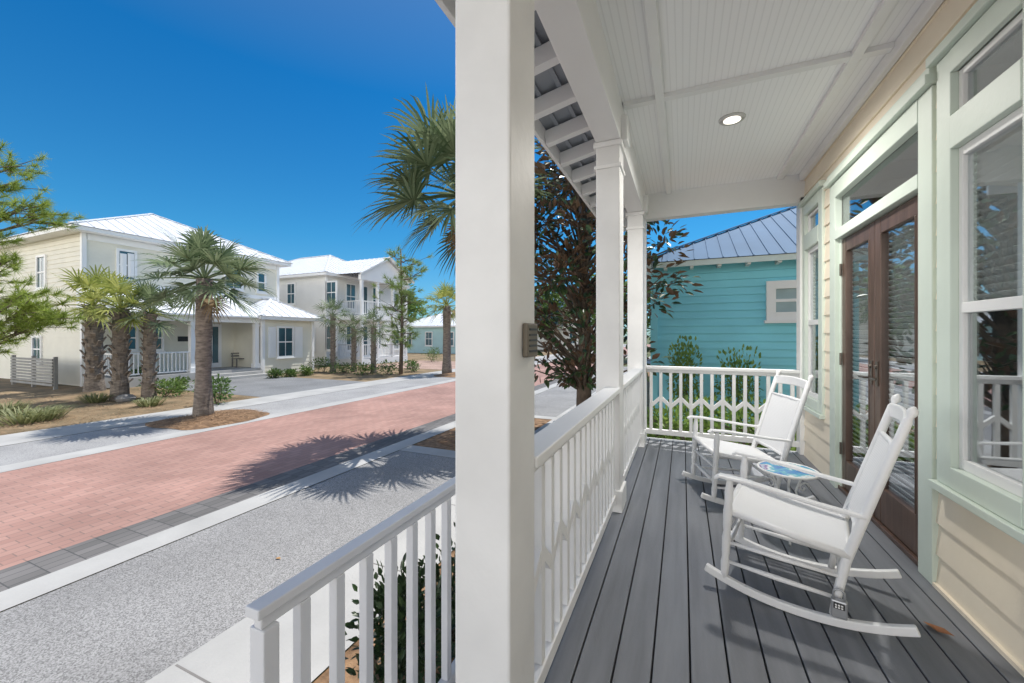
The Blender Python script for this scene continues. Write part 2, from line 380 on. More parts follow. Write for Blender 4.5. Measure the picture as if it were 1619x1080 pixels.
pA=onZ(322,662); palm((pA.x,pA.y,0),3.35,.165,1.42,34,3,'sabal palm with straight smooth trunk in the round pine straw island','palms along the street',(-.05,.05),0,None,24,2,-36,.9)
palm((-3.4,6.95,0),4.75,.155,1.85,36,12,'tall sabal palm behind the near porch column casting the star shaped road shadow','palms along the street',(-.58,-.12),0,None,32,2,-44,.80)
pC=onZ(707,592); palm((pC.x,pC.y,0),3.5,.2,1.35,30,21,'street palm beyond the brick road beside the far mulch mound','palms along the street',(0,0),0,palmy,18,2)
for i,(u,v,vt,rt,RR,lf,lab) in enumerate([(150,618,484,.23,1.5,palmy,'short shaggy palm nearest the pale house corner'),(190,632,488,.19,1.3,palmy,'short thick palm with yellow fronds in the middle of the yard trio'),(236,630,496,.16,1.15,palmg,'short slender palm at the right of the yard trio')]):
    p=onZ(u,v); t=p.y/ray(u,v).y; hz=CZ+(530-vt)/F*t
    palm((p.x,p.y,0),hz,rt,RR,22,30+i,lab,'short palms in the yard',(rnd(-.1,.1),0),46,lf,18,0,-22)
for i,(u,v,vt,RR,lab) in enumerate([(527,588,498,1.15,'small palm before the white house, left of its pair'),(560,588,520,1.0,'stubby palm before the white house gallery'),(591,590,518,1.1,'small palm before the white house gallery nearest the pine')]):
    p=onZ(u,v); t=p.y/ray(u,v).y; palm((p.x,p.y,0),CZ+(530-vt)/F*t,.13,RR,20,50+i,lab,'small palms before the white house',(0,0),24,palmg,14)

def crown_tree(name,label,cat,loc,h,cz,rx,rz,nclump,nleaf,L,W,leaf,seed,trunk_r=.12,group=None,taper=.0,clr=.35,bk=None,xs=1.0):
    random.seed(seed); t=thing(name,label,cat,loc,0,group,world=False)
    tr=MB(); tr.tube([(0,0,-.05),(.03,.02,h*.3),(-.03,.03,h*.6),(0,0,h*.92)],[trunk_r*1.3,trunk_r,trunk_r*.7,trunk_r*.15],9)
    cr=MB(); cl=[]
    while len(cl)<nclump:
        p=Vector((rnd(-1,1),rnd(-1,1),rnd(-1,1)))
        if p.length>1 or p.length<.25: continue
        k=1-taper*(p.z+1)/2
        cl.append(Vector((p.x*rx*k*xs,p.y*rx*k,cz+p.z*rz)))
    g=lambda:max(-1.5,min(1.5,random.gauss(0,1)))
    for i,c in enumerate(cl):
        z0=max(h*.12,c.z-rnd(.3,.9)*rx*.7); a=Vector((0,0,min(z0,h*.88)))
        tr.tube([a,a.lerp(c,.5)+Z*.06,c],[trunk_r*.3,trunk_r*.18,.008],5,False)
        for k in range(nleaf):
            o=Vector((g(),g(),g()*.8))
            d=(o.normalized()*1+Vector((c.x,c.y,0)).normalized()*.6+Z*rnd(-.4,.5)).normalized()
            nr=(Z+Vector((rnd(-.9,.9),rnd(-.9,.9),0))).normalized()
            cr.leaf(c+o*clr*.5,d,nr,L*rnd(.7,1.2),W*rnd(.8,1.2))
    tr.build('trunk',bk or bark,t,smooth=True); cr.build('crown',leaf,t); return t
crown_tree('magnolia_tree','dark magnolia tree with glossy brown backed leaves beyond the porch rail','tree',(-1.9,8.2,0),6.9,3.7,2.2,3.0,150,32,.19,.085,magl,5,.13,taper=.4,clr=.34)

def pine(label,loc,h,clusters,seed,nt=7,nd=46,L=.24,spread=.4,tr_r=.16,leaf=None,nw=.0065):
    random.seed(seed); t=thing('pine_tree',label,'pine tree',loc,0,'pines',world=True)
    b=Vector(loc); tr=MB(); tr.tube([b-Z*.05,b+Z*h*.4+Vector((.05,.05,0)),b+Z*h],[tr_r*1.2,tr_r*.8,.03],9)
    cr=MB()
    for c in clusters:
        c=Vector(c); a=b+Z*min(h*.97,max(.8,c.z-.35*(Vector((c.x-b.x,c.y-b.y)).length)))
        tr.tube([a,a.lerp(c,.5)-Z*.08,c],[.045,.03,.012],5,False)
        for k in range(nt):
            e=c+Vector((random.gauss(0,spread),random.gauss(0,spread),random.gauss(0,spread*.55)))
            tr.tube([c.lerp(a,.25),e],[.012,.006],4,False)
            dr=((e-c)+Z*.2+(c-a).normalized()*.3).normalized()
            for q in range(nd):
                d=(dr*rnd(.1,1)+Vector((random.gauss(0,.6),random.gauss(0,.6),random.gauss(0,.6)))).normalized()
                p=e-dr*rnd(0,L*.9); s=d.cross(Vector((rnd(-1,1),rnd(-1,1),rnd(-1,1)))).normalized()*nw
                cr.add([p-s,p+s,p+d*L*rnd(.8,1.2)],[(0,1,2)])
    tr.build('trunk',bark,t,smooth=True); cr.build('crown',leaf or pineg,t); return t
random.seed(14)
cl=[at(u,v,rnd(9.4,11)) for u,v in [(-10,250),(35,262),(20,290),(85,345),(50,322),(15,335),(-30,310),(60,345),(-5,375),(-40,380),(20,410),(-10,440),(50,463),(75,492),(20,480),(-30,500),(55,515),(10,530),(85,505),(-60,350),(-80,420),(-60,460),(40,490),(-10,470),(25,515),(-20,545),(60,480),(0,505)]]
pine('young pine with bright green needle tufts at the left edge',(at(-75,530,10.2).x,at(-75,530,10.2).y,0),6.3,cl,9,10,70,.21,.27,.16,None,.0065)
b=onZ(634,592); tt=b.y/ray(634,592).y
cl=[at(634+rnd(-1,1)*(30-abs(v-450)*.22),v,tt+rnd(-1,1)) for v in range(405,545,6)]
pine('slender airy pine standing before the white gallery house',(b.x,b.y,0),6.4,cl,10,7,44,.26,.38,.09,leafmat('soft_pine',(.15,.24,.05),(.32,.40,.13),.4,.5),.010)

def shrub(u,v,r,h,label,leaf=None,n=500,L=.09,W=.045,group=None,pos=None,name='shrub'):
    p=pos or onZ(u,v); t=thing(name,label,'shrub',(p[0],p[1],0),0,group,world=False); m=MB(); st=MB()
    for k in range(7):
        a=rnd(0,6.3); st.tube([(0,0,-.02),(math.cos(a)*r*.5,math.sin(a)*r*.5,h*.7)],[.012,.006],4,False)
    cc=[(rnd(-.6,.6)*r,rnd(-.6,.6)*r,rnd(.35,.8)*h) for _ in range(9)]
    for k in range(n):
        c=Vector(random.choice(cc)); g=lambda:max(-1.6,min(1.6,random.gauss(0,1)))
        o=Vector((g()*r*.3,g()*r*.3,g()*h*.2)); q=c+o; q.z=max(.03,q.z)
        d=(o.normalized()+Z*rnd(-.1,.8)).normalized(); m.leaf(q,d,Vector((rnd(-1,1),rnd(-1,1),1)).normalized(),L*rnd(.7,1.3),W*rnd(.8,1.2))
    st.build('stems',bark,t); m.build('foliage',leaf or shrubg,t); return t
random.seed(99)
def tuft(u,v,r,h,label,group,leaf):
    p=onZ(u,v); t=thing('grass_clump',label,'grass clump',(p.x,p.y,0),0,group,world=False); m=MB()
    for k in range(170):
        a=rnd(0,6.3); q=rnd(0,1); b=Vector((math.cos(a)*r*q*.6,math.sin(a)*r*q*.6,0)); d=Vector((math.cos(a)*r*.7,math.sin(a)*r*.7,h*rnd(.6,1)))
        s=d.cross(Z).normalized()*.012; m.add([b-s,b+s,b+d*.6+Z*.04+s*.7,b+d*.6+Z*.04-s*.7,b+d-Z*h*.2],[(0,1,2,3),(3,2,4)])
    m.build('blades',leaf,t)
for i,(u,v,r,h,lab) in enumerate([(262,628,.55,.5,'bright green bush left of the sabal palm trunk'),(344,640,.38,.75,'leafy upright bush just right of the sabal palm trunk'),(225,608,.5,.6,'green bush below the white porch railing'),(285,620,.35,.45,'low bush beside the porch post of the pale house'),
   (436,598,.3,.35,'small round bush under the shuttered wing window, left one'),(460,596,.3,.35,'small round bush under the shuttered wing window, right one'),(482,594,.3,.4,'small bush at the wing corner of the pale house'),
   (512,588,.55,.7,'dark bush at the left end of the white house bed'),(545,590,.6,.5,'low spreading bush below the stubby palm'),(576,592,.6,.55,'dark bush between two small palms'),(612,592,.6,.6,'bushy green shrub at the foot of the slender pine'),(655,588,.5,.6,'green shrub right of the slender pine'),(683,572,.7,1.0,'far rounded shrub before the pale teal cottage')]):
    shrub(u,v,r,h,lab,shrubg if i%3 else treeg,420,.11,.05,'bushes across the street')
tuf=leafmat('tuft_blades',(.14,.17,.06),(.36,.37,.19),.3,.6)
for u,v,r,h,lab in [(35,668,.75,.42,'broad grassy clump at the left edge of the yard'),(70,664,.5,.38,'grassy clump just right of the broad clump'),(152,636,.45,.35,'grass clump at the foot of the shaggy palm'),(238,642,.4,.3,'grass clump at the foot of the slender palm'),(10,655,.5,.4,'grassy clump furthest left behind the broad clump')]:
    tuft(u,v,r,h,lab,'ornamental grass clumps',tuf)
m=MB(); q=onZ(196,632); 
m.lathe((0,0,0),[(.02,-.02),(.22,.0),(.25,.09),(.17,.18),(.02,.21)],9)
t=thing('rock','grey garden rock beside the middle short palm','rock',(q.x+.35,q.y-.1,0),0,None,False); m.build('boulder',stone,t)
for i,(x,y,r,h,lab) in enumerate([(-1.36,1.65,.27,.62,'dark hedge bush below the low rail, nearest the camera'),(-1.38,2.25,.30,.62,'dark hedge bush beside the near column'),(-1.3,3.0,.36,.6,'dark hedge bush below the middle of the long rail'),(-1.25,3.9,.38,.6,'dark hedge bush below the second column')]):
    shrub(0,0,r,h,lab,shrubd,1300,.05,.028,'hedge bushes below the porch rail',(x,y),'hedge_bush')
for i,(x,y,r,h,lab) in enumerate([(-.35,7.0,.5,.85,'leafy shrub beyond the end rail, left'),(.35,7.2,.5,.9,'leafy shrub beyond the end rail, middle'),(1.05,7.0,.5,.9,'leafy shrub beyond the end rail, right'),(.1,9.3,.36,1.75,'upright bush against the turquoise wall, left'),(1.05,9.3,.42,1.7,'upright bush against the turquoise wall, below the white window'),(1.8,7.4,.5,1.0,'leafy shrub beyond the house corner')]):
    shrub(0,0,r,h,lab,brightg,900,.085,.045,'shrubs beyond the end rail',(x,y))
for i,(x,y,h,lab) in enumerate([(-7.5,42,9,'broad leafy tree at the far end of the road'),(-1.5,34,8,'leafy tree beyond the magnolia'),(-33,40,9,'tree rising behind the pale teal cottage'),(-16,50,9,'distant tree right of the pale teal cottage'),(-40,21,7,'tree behind the gap between the two pale houses')]):
    crown_tree('leafy_tree',lab,'tree',(x,y,0),h,h*.6,h*.33,h*.34,60,34,.5,.3,treeg,70+i,.2,'trees at the far end',clr=1.1)

# ------------------------------------------------------------------ pale house across the street
def corner(house,x,y,z0,z1,w=.14,mat=None):
    m=MB(); m.box(x-w/2,x+w/2,y-w/2,y+w/2,z0,z1); m.build('corner_board',mat or white,house)
def picketrail(p,q,z0,h,house,w=.03,step=.14):
    p=Vector(p);q=Vector(q); m=MB(); L=(q-p).length; d=(q-p)/L
    m.bar(p+Z*(z0+h),q+Z*(z0+h),.09,.06); m.bar(p+Z*(z0+.1),q+Z*(z0+.1),.06,.05)
    k=step/2
    while k<L: a=p+d*k; m.box(a.x-w/2,a.x+w/2,a.y-w/2,a.y+w/2,z0+.12,z0+h-.02); k+=step
    m.build('railing',white,house)
def houseA():
    H=thing('house','two storey pale cream house with white metal hip roof and shed roofed porch','house',(-25,11.7,0))
    x0,x1,y0,y1=-31,-21.5,7.7,15.8; ze=6.15
    w=MB(); lap(w,'X',x1,1,y0,y1,0,ze,.19); lap(w,'Y',y0,-1,x0,x1,0,ze,.19,0,.02); lap(w,'Y',y1,1,x0,x1,0,ze,.19); lap(w,'X',x0,-1,y0,y1,0,ze,.19)
    w.box(x0+.02,x1-.02,y0+.02,y1-.02,0,ze); w.build('wall',yellow,H)
    for x,y in ((x1,y0),(x1,y1),(x0,y0)): corner(H,x,y,0,ze-.02)
    r=MB(); hip(r,x0-.55,x1+.55,y0-.55,y1+.55,ze+.02,.47); r.build('roof',metalw,H)
    f=MB(); f.box(x0-.5,x1+.5,y0-.5,y1+.5,ze-.14,ze+.01); f.build('fascia',white,H)
    b=MB(); abox(b,'X',x1,1,0,.05,y0+.1,y1-.1,4.0,4.18); b.build('band_board',white,H)
    b=MB(); abox(b,'X',x1,1,0,.05,y0+.1,y1-.1,ze-.4,ze-.15); b.build('frieze_board',white,H)
    for (u0,u1,v0,v1) in [(188,212,400,440),(357,381,420,454),(408,418,434,460)]:
        a=onX(u0,v1,x1); c=onX(u1,v0,x1); window(H,'X',x1,1,a.y,c.y,min(a.z,c.z),max(a.z,c.z))
    for u0,u1 in ((189,199),(201,211)):
        a=onX(u0,438,x1); c=onX(u1,402,x1); s=MB(); abox(s,'X',x1,1,.05,.09,a.y,c.y,a.z,c.z)
        for k in range(14): z=a.z+.06+k*(c.z-a.z-.1)/14; abox(s,'X',x1,1,.09,.105,a.y+.06,c.y-.06,z,z+.05)
        s.build('shutter',white,H)
    for (u0,u1,v0,v1) in [(62,74,406,455),(55,67,534,570)]:
        a=onY(u0,v1,y0); c=onY(u1,v0,y0); window(H,'Y',y0,-1,a.x,c.x,a.z,c.z)
    a=onX(197,552,x1); c=onX(214,517,x1); window(H,'X',x1,1,a.y,c.y,a.z,c.z)
    a=onX(240,552,x1); c=onX(255,517,x1); window(H,'X',x1,1,a.y,c.y,a.z,c.z)
    a=onX(323,560,x1); c=onX(345,520,x1)
    d=MB(); abox(d,'X',x1,1,-.01,.06,a.y-.14,a.y,.4,2.55); abox(d,'X',x1,1,-.01,.06,c.y,c.y+.14,.4,2.55); abox(d,'X',x1,1,-.01,.065,a.y,c.y,2.42,2.56)
    dd=d.build('door',white,H); g=MB(); abox(g,'X',x1,1,0,.03,a.y,c.y,.4,2.42); g.build('pane',farglass,dd)
    k=MB(); abox(k,'X',x1,1,.03,.05,(a.y+c.y)/2-.04,(a.y+c.y)/2+.04,.4,2.42); abox(k,'X',x1,1,.03,.052,a.y,c.y,.4,.62); k.build('stile',white,dd)
    f=MB(); f.box(-21.48,-19.35,7.85,13.35,0,.38); f.build('porch_floor',concrete,H)
    f=MB(); f.box(-19.35,-19.0,10.7,13.2,0,.25); f.box(-19.0,-18.65,10.7,13.2,0,.12); f.build('steps',concrete,H)
    for y in (7.95,10.4,13.2):
        c=MB(); c.box(-19.62,-19.42,y-.1,y+.1,.38,2.6); c.box(-19.66,-19.38,y-.14,y+.14,.38,.6); c.box(-19.65,-19.39,y-.13,y+.13,2.45,2.52); c.build('porch_post',white,H)
    bm=MB(); bm.box(-19.66,-19.38,7.8,13.4,2.6,2.86); bm.box(-21.48,-19.66,7.8,7.98,2.6,2.86); bm.build('porch_beam',white,H)
    sl=MB(); roofplane(sl,(-19.05,7.5,2.9),(-19.05,13.5,2.9),(-21.48,13.5,4.0),(-21.48,7.5,4.0)); sl.poly([(-19.05,7.5,2.86),(-19.05,13.5,2.86),(-21.48,13.5,2.86),(-21.48,7.5,2.86)]); sl.poly([(-19.05,7.5,2.86),(-19.05,7.5,2.9),(-21.48,7.5,4.0),(-21.48,7.5,2.86)]); sl.poly([(-19.05,7.5,2.84),(-19.05,13.5,2.84),(-19.05,13.5,2.9),(-19.05,7.5,2.9)])
    sl.build('porch_roof',metalw,H)
    picketrail((-19.52,8.05,0),(-19.52,10.3,0),.38,.9,H); picketrail((-21.4,7.95,0),(-19.62,7.95,0),.38,.9,H)
    X=-19.3; w=MB(); lap(w,'X',X,1,13.4,16.3,0,2.9,.19); lap(w,'Y',13.4,-1,-21.5,X,0,2.9,.19); lap(w,'Y',16.3,1,-24,X,0,2.9,.19); w.box(-24,X-.02,13.42,16.28,0,2.9); w.build('wing',yellow,H)
    corner(H,X,13.4,0,2.9); corner(H,X,16.3,0,2.9)
    r=MB(); hip(r,-25,X+.45,13.0,16.75,2.95,.55); r.build('wing_roof',metalw,H)
    f=MB(); f.box(-24,X+.4,13.05,16.7,2.78,2.94); f.build('wing_fascia',white,H)
    a=onX(440,563,X); c=onX(462,519,X); window(H,'X',X,1,a.y,c.y,a.z,c.z)
    for u0,u1 in ((424,436),(466,478)):
        a=onX(u0,566,X); c=onX(u1,517,X); s=MB(); abox(s,'X',X,1,.015,.05,a.y,c.y,a.z,c.z)
        for k in range(16): z=a.z+.06+k*(c.z-a.z-.1)/16; abox(s,'X',X,1,.05,.066,a.y+.06,c.y-.06,z,z+.05)
        s.build('shutter',white,H)
    for (u0,u1,v0,v1,nm,mt) in [(281,297,532,540,'wall_plaque',blackm),(386,397,540,548,'wall_plaque',greym),(300,305,532,543,'wall_lamp',blackm)]:
        a=onX(u0,v1,x1); c=onX(u1,v0,x1); s=MB(); abox(s,'X',x1,1,.012,.05,a.y,c.y,a.z,c.z); s.build(nm,mt,H,bevel=.01)
    return H
houseA()
b=onX(386,585,-20.9); t=thing('bench','small grey bench on the porch of the pale cream house','bench',(-20.9,b.y,.38))
y=b.y; bm_=M('bench_grey',(.20,.19,.18),.6); m=MB(); m.box(-21.1,-20.7,y-.5,y+.5,.78,.82); m.build('seat',bm_,t)
m=MB(); 
for k in range(2): m.box(-21.13,-21.1,y-.5,y+.5,.9+k*.13,.97+k*.13)
for k in (-.45,.45): m.box(-21.1,-21.085,y+k-.025,y+k+.025,.82,1.1)
m.build('backrest',bm_,t)
for sx in (-21.08,-20.74):
    for s2 in (-.46,.46): m=MB(); m.box(sx-.025,sx+.025,y+s2-.025,y+s2+.025,.38,.78); m.build('leg',bm_,t)
p=onY(18,612,6.8); q=onY(84,612,6.8)
t=thing('slat_enclosure','grey slatted equipment enclosure beside the side wall of the cream house','enclosure',((p.x+q.x)/2,6.8,0))
wg=M('weathered_grey',(.24,.24,.23),.6,.15,3); m=MB()
for k in range(9): z=.12+k*.115; m.box(p.x,q.x,6.78,6.81,z,z+.085)
m.build('slats',wg,t)
for x in (p.x,(p.x+q.x)/2,q.x):
    m=MB(); m.box(x-.05,x+.05,6.82,6.92,0,1.2); m.build('post',wg,t)

# ------------------------------------------------------------------ white gallery house
def houseB():
    H=thing('house','white two storey house with double gallery porch and metal roof beyond the pale cream house','house',(-26,23.5,0))
    x0,x1,y0,y1=-33,-21.8,19.5,27.3; ze=6.1
    w=MB(); lap(w,'X',x1,1,y0,y1,0,ze,.19); lap(w,'Y',y0,-1,x0,x1,0,ze,.19,0,.02); lap(w,'Y',y1,1,x0,x1,0,ze,.19); w.box(x0,x1-.02,y0+.02,y1-.02,0,ze); w.build('wall',bwall,H)
    for x,y in ((x1,y0),(x1,y1)): corner(H,x,y,0,ze-.02)
    r=MB(); hip(r,x0-.5,x1+.5,y0-.5,y1+.5,ze+.02,.5); r.build('roof',metalw,H)
    f=MB(); f.box(x0-.45,x1+.45,y0-.45,y1+.45,ze-.15,ze+.01); f.build('fascia',white,H)
    gx=-19.6; g0,g1=20.4,25.2; gm=(g0+g1)/2
    r=MB(); pk=ze+1.5
    roofplane(r,(-24.5,g0-.4,ze),(gx+.4,g0-.4,ze),(gx+.4,gm,pk),(-24.5,gm,pk)); roofplane(r,(gx+.4,g1+.4,ze),(-24.5,g1+.4,ze),(-24.5,gm,pk),(gx+.4,gm,pk)); r.build('gable_roof',metalw,H)
    g=MB(); g.poly([(gx,g0-.3,ze-.05),(gx,g1+.3,ze-.05),(gx,gm,pk-.14)]); g.box(gx-.2,gx+.02,g0-.1,g1+.1,ze-.4,ze-.04); g.bar((gx+.3,g0-.4,ze-.03),(gx+.3,gm,pk-.06),.06,.18); g.bar((gx+.3,g1+.4,ze-.03),(gx+.3,gm,pk-.06),.06,.18); g.build('gable',white,H)
    s=MB(); s.box(x1,gx,g0,g1,0,.4); s.build('lower_gallery_floor',white,H)
    s=MB(); s.box(x1,gx+.05,g0-.05,g1+.05,3.05,3.35); s.build('upper_gallery_floor',white,H)
    for y in (g0+.1,g0+1.6,g1-1.6,g1-.1):
        for z0,z1 in ((.4,3.05),(3.35,ze-.4)):
            c=MB(); c.box(gx-.2,gx-.02,y-.09,y+.09,z0,z1); c.build('gallery_post',white,H)
    for z in (.4,3.35):
        picketrail((gx-.1,g0+.2,0),(gx-.1,g1-.2,0),z,.95,H,.035,.16); picketrail((x1,g0+.05,0),(gx-.2,g0+.05,0),z,.95,H,.035,.16)
    for z in (.45,3.4):
        for yy in (21.2,22.4,23.8): window(H,'X',x1,1,yy,yy+.8,z+.02+(.5 if yy!=22.4 else .05),z+2.2)
    window(H,'X',x1,1,26,26.8,3.9,5.4); window(H,'X',x1,1,26,26.8,.9,2.4)
    for (u0,u1,v0,v1) in [(518,532,446,479),(456,467,449,480),(489,498,520,552),(518,532,516,552)]:
        a=onY(u0,v1,y0); c=onY(u1,v0,y0); window(H,'Y',y0,-1,a.x,c.x,a.z,c.z)
    return H
houseB()
def cottage(name,label,x0,x1,y0,y1,ze,pitch,wm,rm):
    H=thing('house',label,'house',((x0+x1)/2,(y0+y1)/2,0))
    w=MB(); lap(w,'Y',y0,-1,x0,x1,0,ze,.19); lap(w,'X',x1,1,y0,y1,0,ze,.19); lap(w,'X',x0,-1,y0,y1,0,ze,.19); w.box(x0+.02,x1-.02,y0+.02,y1,0,ze); w.build('wall',wm,H)
    r=MB(); hip(r,x0-.5,x1+.5,y0-.5,y1+.5,ze+.02,pitch); r.build('roof',rm,H)
    f=MB(); f.box(x0-.45,x1+.45,y0-.45,y1+.45,ze-.14,ze+.01); f.build('fascia',white,H)
    for x in (x0,x1): corner(H,x,y0,0,ze-.1)
    n=4
    for k in range(n):
        xa=x0+(k+.5)*(x1-x0)/n-.4; window(H,'Y',y0,-1,xa,xa+.8,.9,2.3)
    return H
cottage('house','pale teal one storey cottage at the far end of the street',-30,-19,37,45,3.0,.4,teal2,metalw)
cottage('house','white two storey house far along the road beyond the cottage',-24,-12,52,62,5.6,.45,bwall,metalg)

# ------------------------------------------------------------------ turquoise neighbour
def houseT():
    H=thing('house','turquoise lap sided house with blue grey metal roof beyond the end rail','house',(4,14.5,0))
    x0,x1,y0,y1=-.62,8.6,10.02,19.6; ze=3.66
    w=MB(); lap(w,'Y',y0,-1,x0,x1,0,ze,.17,0,.034); lap(w,'X',x0,-1,y0,y1,0,ze,.17); w.box(x0+.02,x1,y0+.02,y1,0,ze-.02); w.build('wall',teal,H)
    r=MB(); hip(r,x0-.4,x1+.4,y0-.42,y1+.4,ze,.5,.28,.022); r.build('roof',metalg,H)
    f=MB(); f.box(x0-.37,x1+.37,y0-.39,y0-.36,ze-.13,ze-.01); f.box(x0-.37,x0-.34,y0-.36,y1+.36,ze-.13,ze-.01); f.box(x0-.34,x1+.34,y0-.36,y1+.3,ze-.05,ze-.01); f.build('fascia',M('pale_trim',(.62,.70,.66),.5,.05,2),H)
    k=-.4
    while k<8.4:
        m=MB(); m.box(k,k+.07,y0-.34,y0-.01,ze-.16,ze-.055); m.build('rafter_tail',white,H); k+=.55
    corner(H,x0,y0,0,ze-.2,.16,teal)
    a=onY(1226,494,y0); c=onY(1262,456,y0); window(H,'Y',y0-.02,-1,a.x,c.x+.4,a.z,c.z,fr=.17,gm=M('frosted_pane',(.30,.40,.42),.15,.15,2))
    return H
houseT()

# ------------------------------------------------------------------ the porch house
H=thing('porch_house','cream sided house with white columned porch and grey plank deck in the foreground','house',(1.2,2.5,0))
D=lambda z:DK+z
WX=1.22; YE=5.34; Y0=-2.2
m=MB(); bw=.137; x=-.655
while x<WX-.02:
    m.box(x,min(x+bw-.007,WX-.003),Y0,YE,D(-.03),D(0)); x+=bw
m.build('deck',deckm,H,bevel=.003)
m=MB(); m.box(-.64,WX,Y0,YE-.02,D(-.25),D(-.034)); m.build('gap_shade',dark,H)  # near-black block standing in for the shade below the board gaps
m=MB(); m.box(-.68,-.657,Y0,YE+.02,.05,D(-.002)); m.box(-.657,WX,YE,YE+.022,.05,D(-.002)); m.build('deck_skirt',white,H)
NA,NB=2.165,2.61
OP=[(4.66,5.12,.66,2.57),(2.90,4.20,.0,2.47),(NA,NB,.66,2.57)]
m=MB(); ys=[Y0,NA,NB,2.90,4.20,4.66,5.12,YE]
for a,b_ in zip(ys[:-1],ys[1:]):
    o=[q for q in OP if abs(q[0]-a)<.001]
    if o:
        if o[0][2]>.01: lap(m,'X',WX,-1,a,b_,D(0),D(o[0][2]),.165,DK)
        lap(m,'X',WX,-1,a,b_,D(o[0][3]),D(3.05),.165,DK)
    else: lap(m,'X',WX,-1,a,b_,D(0),D(3.05),.165,DK)
lap(m,'Y',YE,1,WX,9,.3,D(6),.165,DK)
m.build('wall',cream,H)
m=MB(); m.box(WX+.0,9,Y0,YE-.02,D(3.06),D(6)); m.build('upper_storey',cream,H)
m=MB(); 
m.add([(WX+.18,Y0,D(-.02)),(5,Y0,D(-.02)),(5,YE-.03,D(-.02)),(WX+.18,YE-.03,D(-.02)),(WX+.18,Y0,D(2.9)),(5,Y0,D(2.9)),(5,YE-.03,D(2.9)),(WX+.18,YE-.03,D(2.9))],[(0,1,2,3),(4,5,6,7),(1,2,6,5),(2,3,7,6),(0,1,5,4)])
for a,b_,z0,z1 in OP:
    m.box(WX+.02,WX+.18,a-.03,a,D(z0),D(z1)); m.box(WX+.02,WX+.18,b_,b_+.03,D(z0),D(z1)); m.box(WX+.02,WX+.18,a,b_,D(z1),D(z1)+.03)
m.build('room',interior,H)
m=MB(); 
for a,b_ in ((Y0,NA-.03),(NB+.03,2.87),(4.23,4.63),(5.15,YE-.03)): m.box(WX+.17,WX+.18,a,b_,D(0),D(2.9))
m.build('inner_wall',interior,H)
m=MB(); m.box(WX-.05,WX+.03,YE-.13,YE+.02,D(0),D(2.8)); m.build('corner_board',white,H,bevel=.004)
m=MB(); m.box(WX-.03,WX,Y0,2.76,D(.0),D(.02)); m.build('base_trim',cream,H)

def porch_window(a,b_,ng):
    f=MB(); tx=.03; tw=.115
    f.box(WX-tx,WX+.02,a-tw,a,D(.56),D(2.68)); f.box(WX-tx,WX+.02,b_,b_+tw,D(.56),D(2.68))
    f.box(WX-tx-.003,WX+.02,a,b_,D(2.57),D(2.68)); f.box(WX-tx-.003,WX+.02,a,b_,D(.56),D(.66)); f.box(WX-tx-.003,WX+.02,a,b_,D(2.2),D(2.36))
    f.box(WX-tx-.03,WX+.02,a-tw-.03,b_+tw+.03,D(2.685),D(2.735)); f.box(WX-tx-.025,WX+.02,a-tw-.02,b_+tw+.02,D(.52),D(.558))
    w=f.build('window',green,H,bevel=.004)
    sw=.03
    s=MB(); s.box(WX+.0,WX+.04,a+.001,a+sw,D(.661),D(2.199)); s.box(WX+.0,WX+.04,b_-sw,b_-.001,D(.661),D(2.199)); s.box(WX+.001,WX+.041,a+sw,b_-sw,D(.661),D(.71)); s.box(WX+.001,WX+.041,a+sw,b_-sw,D(2.155),D(2.199)); s.box(WX-.004,WX+.041,a+sw,b_-sw,D(1.405),D(1.455))
    s.build('sash',white,w,bevel=.003)
    s=MB(); s.box(WX+.0,WX+.04,a+.001,a+.03,D(2.361),D(2.569)); s.box(WX+.0,WX+.04,b_-.03,b_-.001,D(2.361),D(2.569)); s.box(WX+.001,WX+.041,a+.03,b_-.03,D(2.361),D(2.39)); s.box(WX+.001,WX+.041,a+.03,b_-.03,D(2.54),D(2.569))
    s.build('transom_sash',white,w,bevel=.003)
    for z0,z1 in ((.71,1.405),(1.455,2.155),(2.39,2.54)):
        g=MB(); g.box(WX+.018,WX+.022,a+.03,b_-.03,D(z0),D(z1)); g.build('pane',glass,w)
    s=MB(); s.box(WX+.026,WX+.03,a+.03,b_-.03,D(.71),D(1.405)); s.build('insect_screen',screen,w)
    bl=MB(); z=1.44
    while z<2.2: bl.bar((WX+.062,a+.0,D(z)),(WX+.062,b_-.0,D(z)),.04,.004,Vector((.75,0,.66))); z+=.036
    bl.build('blind',blindm,w)
    return w
porch_window(NA,NB,0); porch_window(4.66,5.12,1)
f=MB(); a,b_=2.90,4.20; tw=.135
f.box(WX-.03,WX+.02,a-tw,a,D(.0),D(2.60)); f.box(WX-.03,WX+.02,b_,b_+tw,D(.0),D(2.60)); f.box(WX-.033,WX+.02,a,b_,D(2.47),D(2.60)); f.box(WX-.033,WX+.05,a,b_,D(2.11),D(2.19))
f.box(WX-.065,WX+.02,a-tw-.02,b_+tw+.04,D(2.605),D(2.655)); f.box(WX-.045,WX+.02,a-tw-.01,b_+tw+.02,D(2.656),D(2.70))
f.box(WX+.0,WX+.06,a+.001,a+.03,D(.02),D(2.11)); f.box(WX+.0,WX+.06,b_-.03,b_-.001,D(.02),D(2.11))
fr=f.build('door_frame',green,H,bevel=.004)
g=MB(); g.box(WX+.02,WX+.024,a,b_,D(2.19),D(2.47)); g.build('transom_pane',glass,fr)
t_=MB(); t_.box(WX-.01,WX+.07,a,b_,D(.001),D(.03)); t_.build('threshold',wood,fr,bevel=.004)
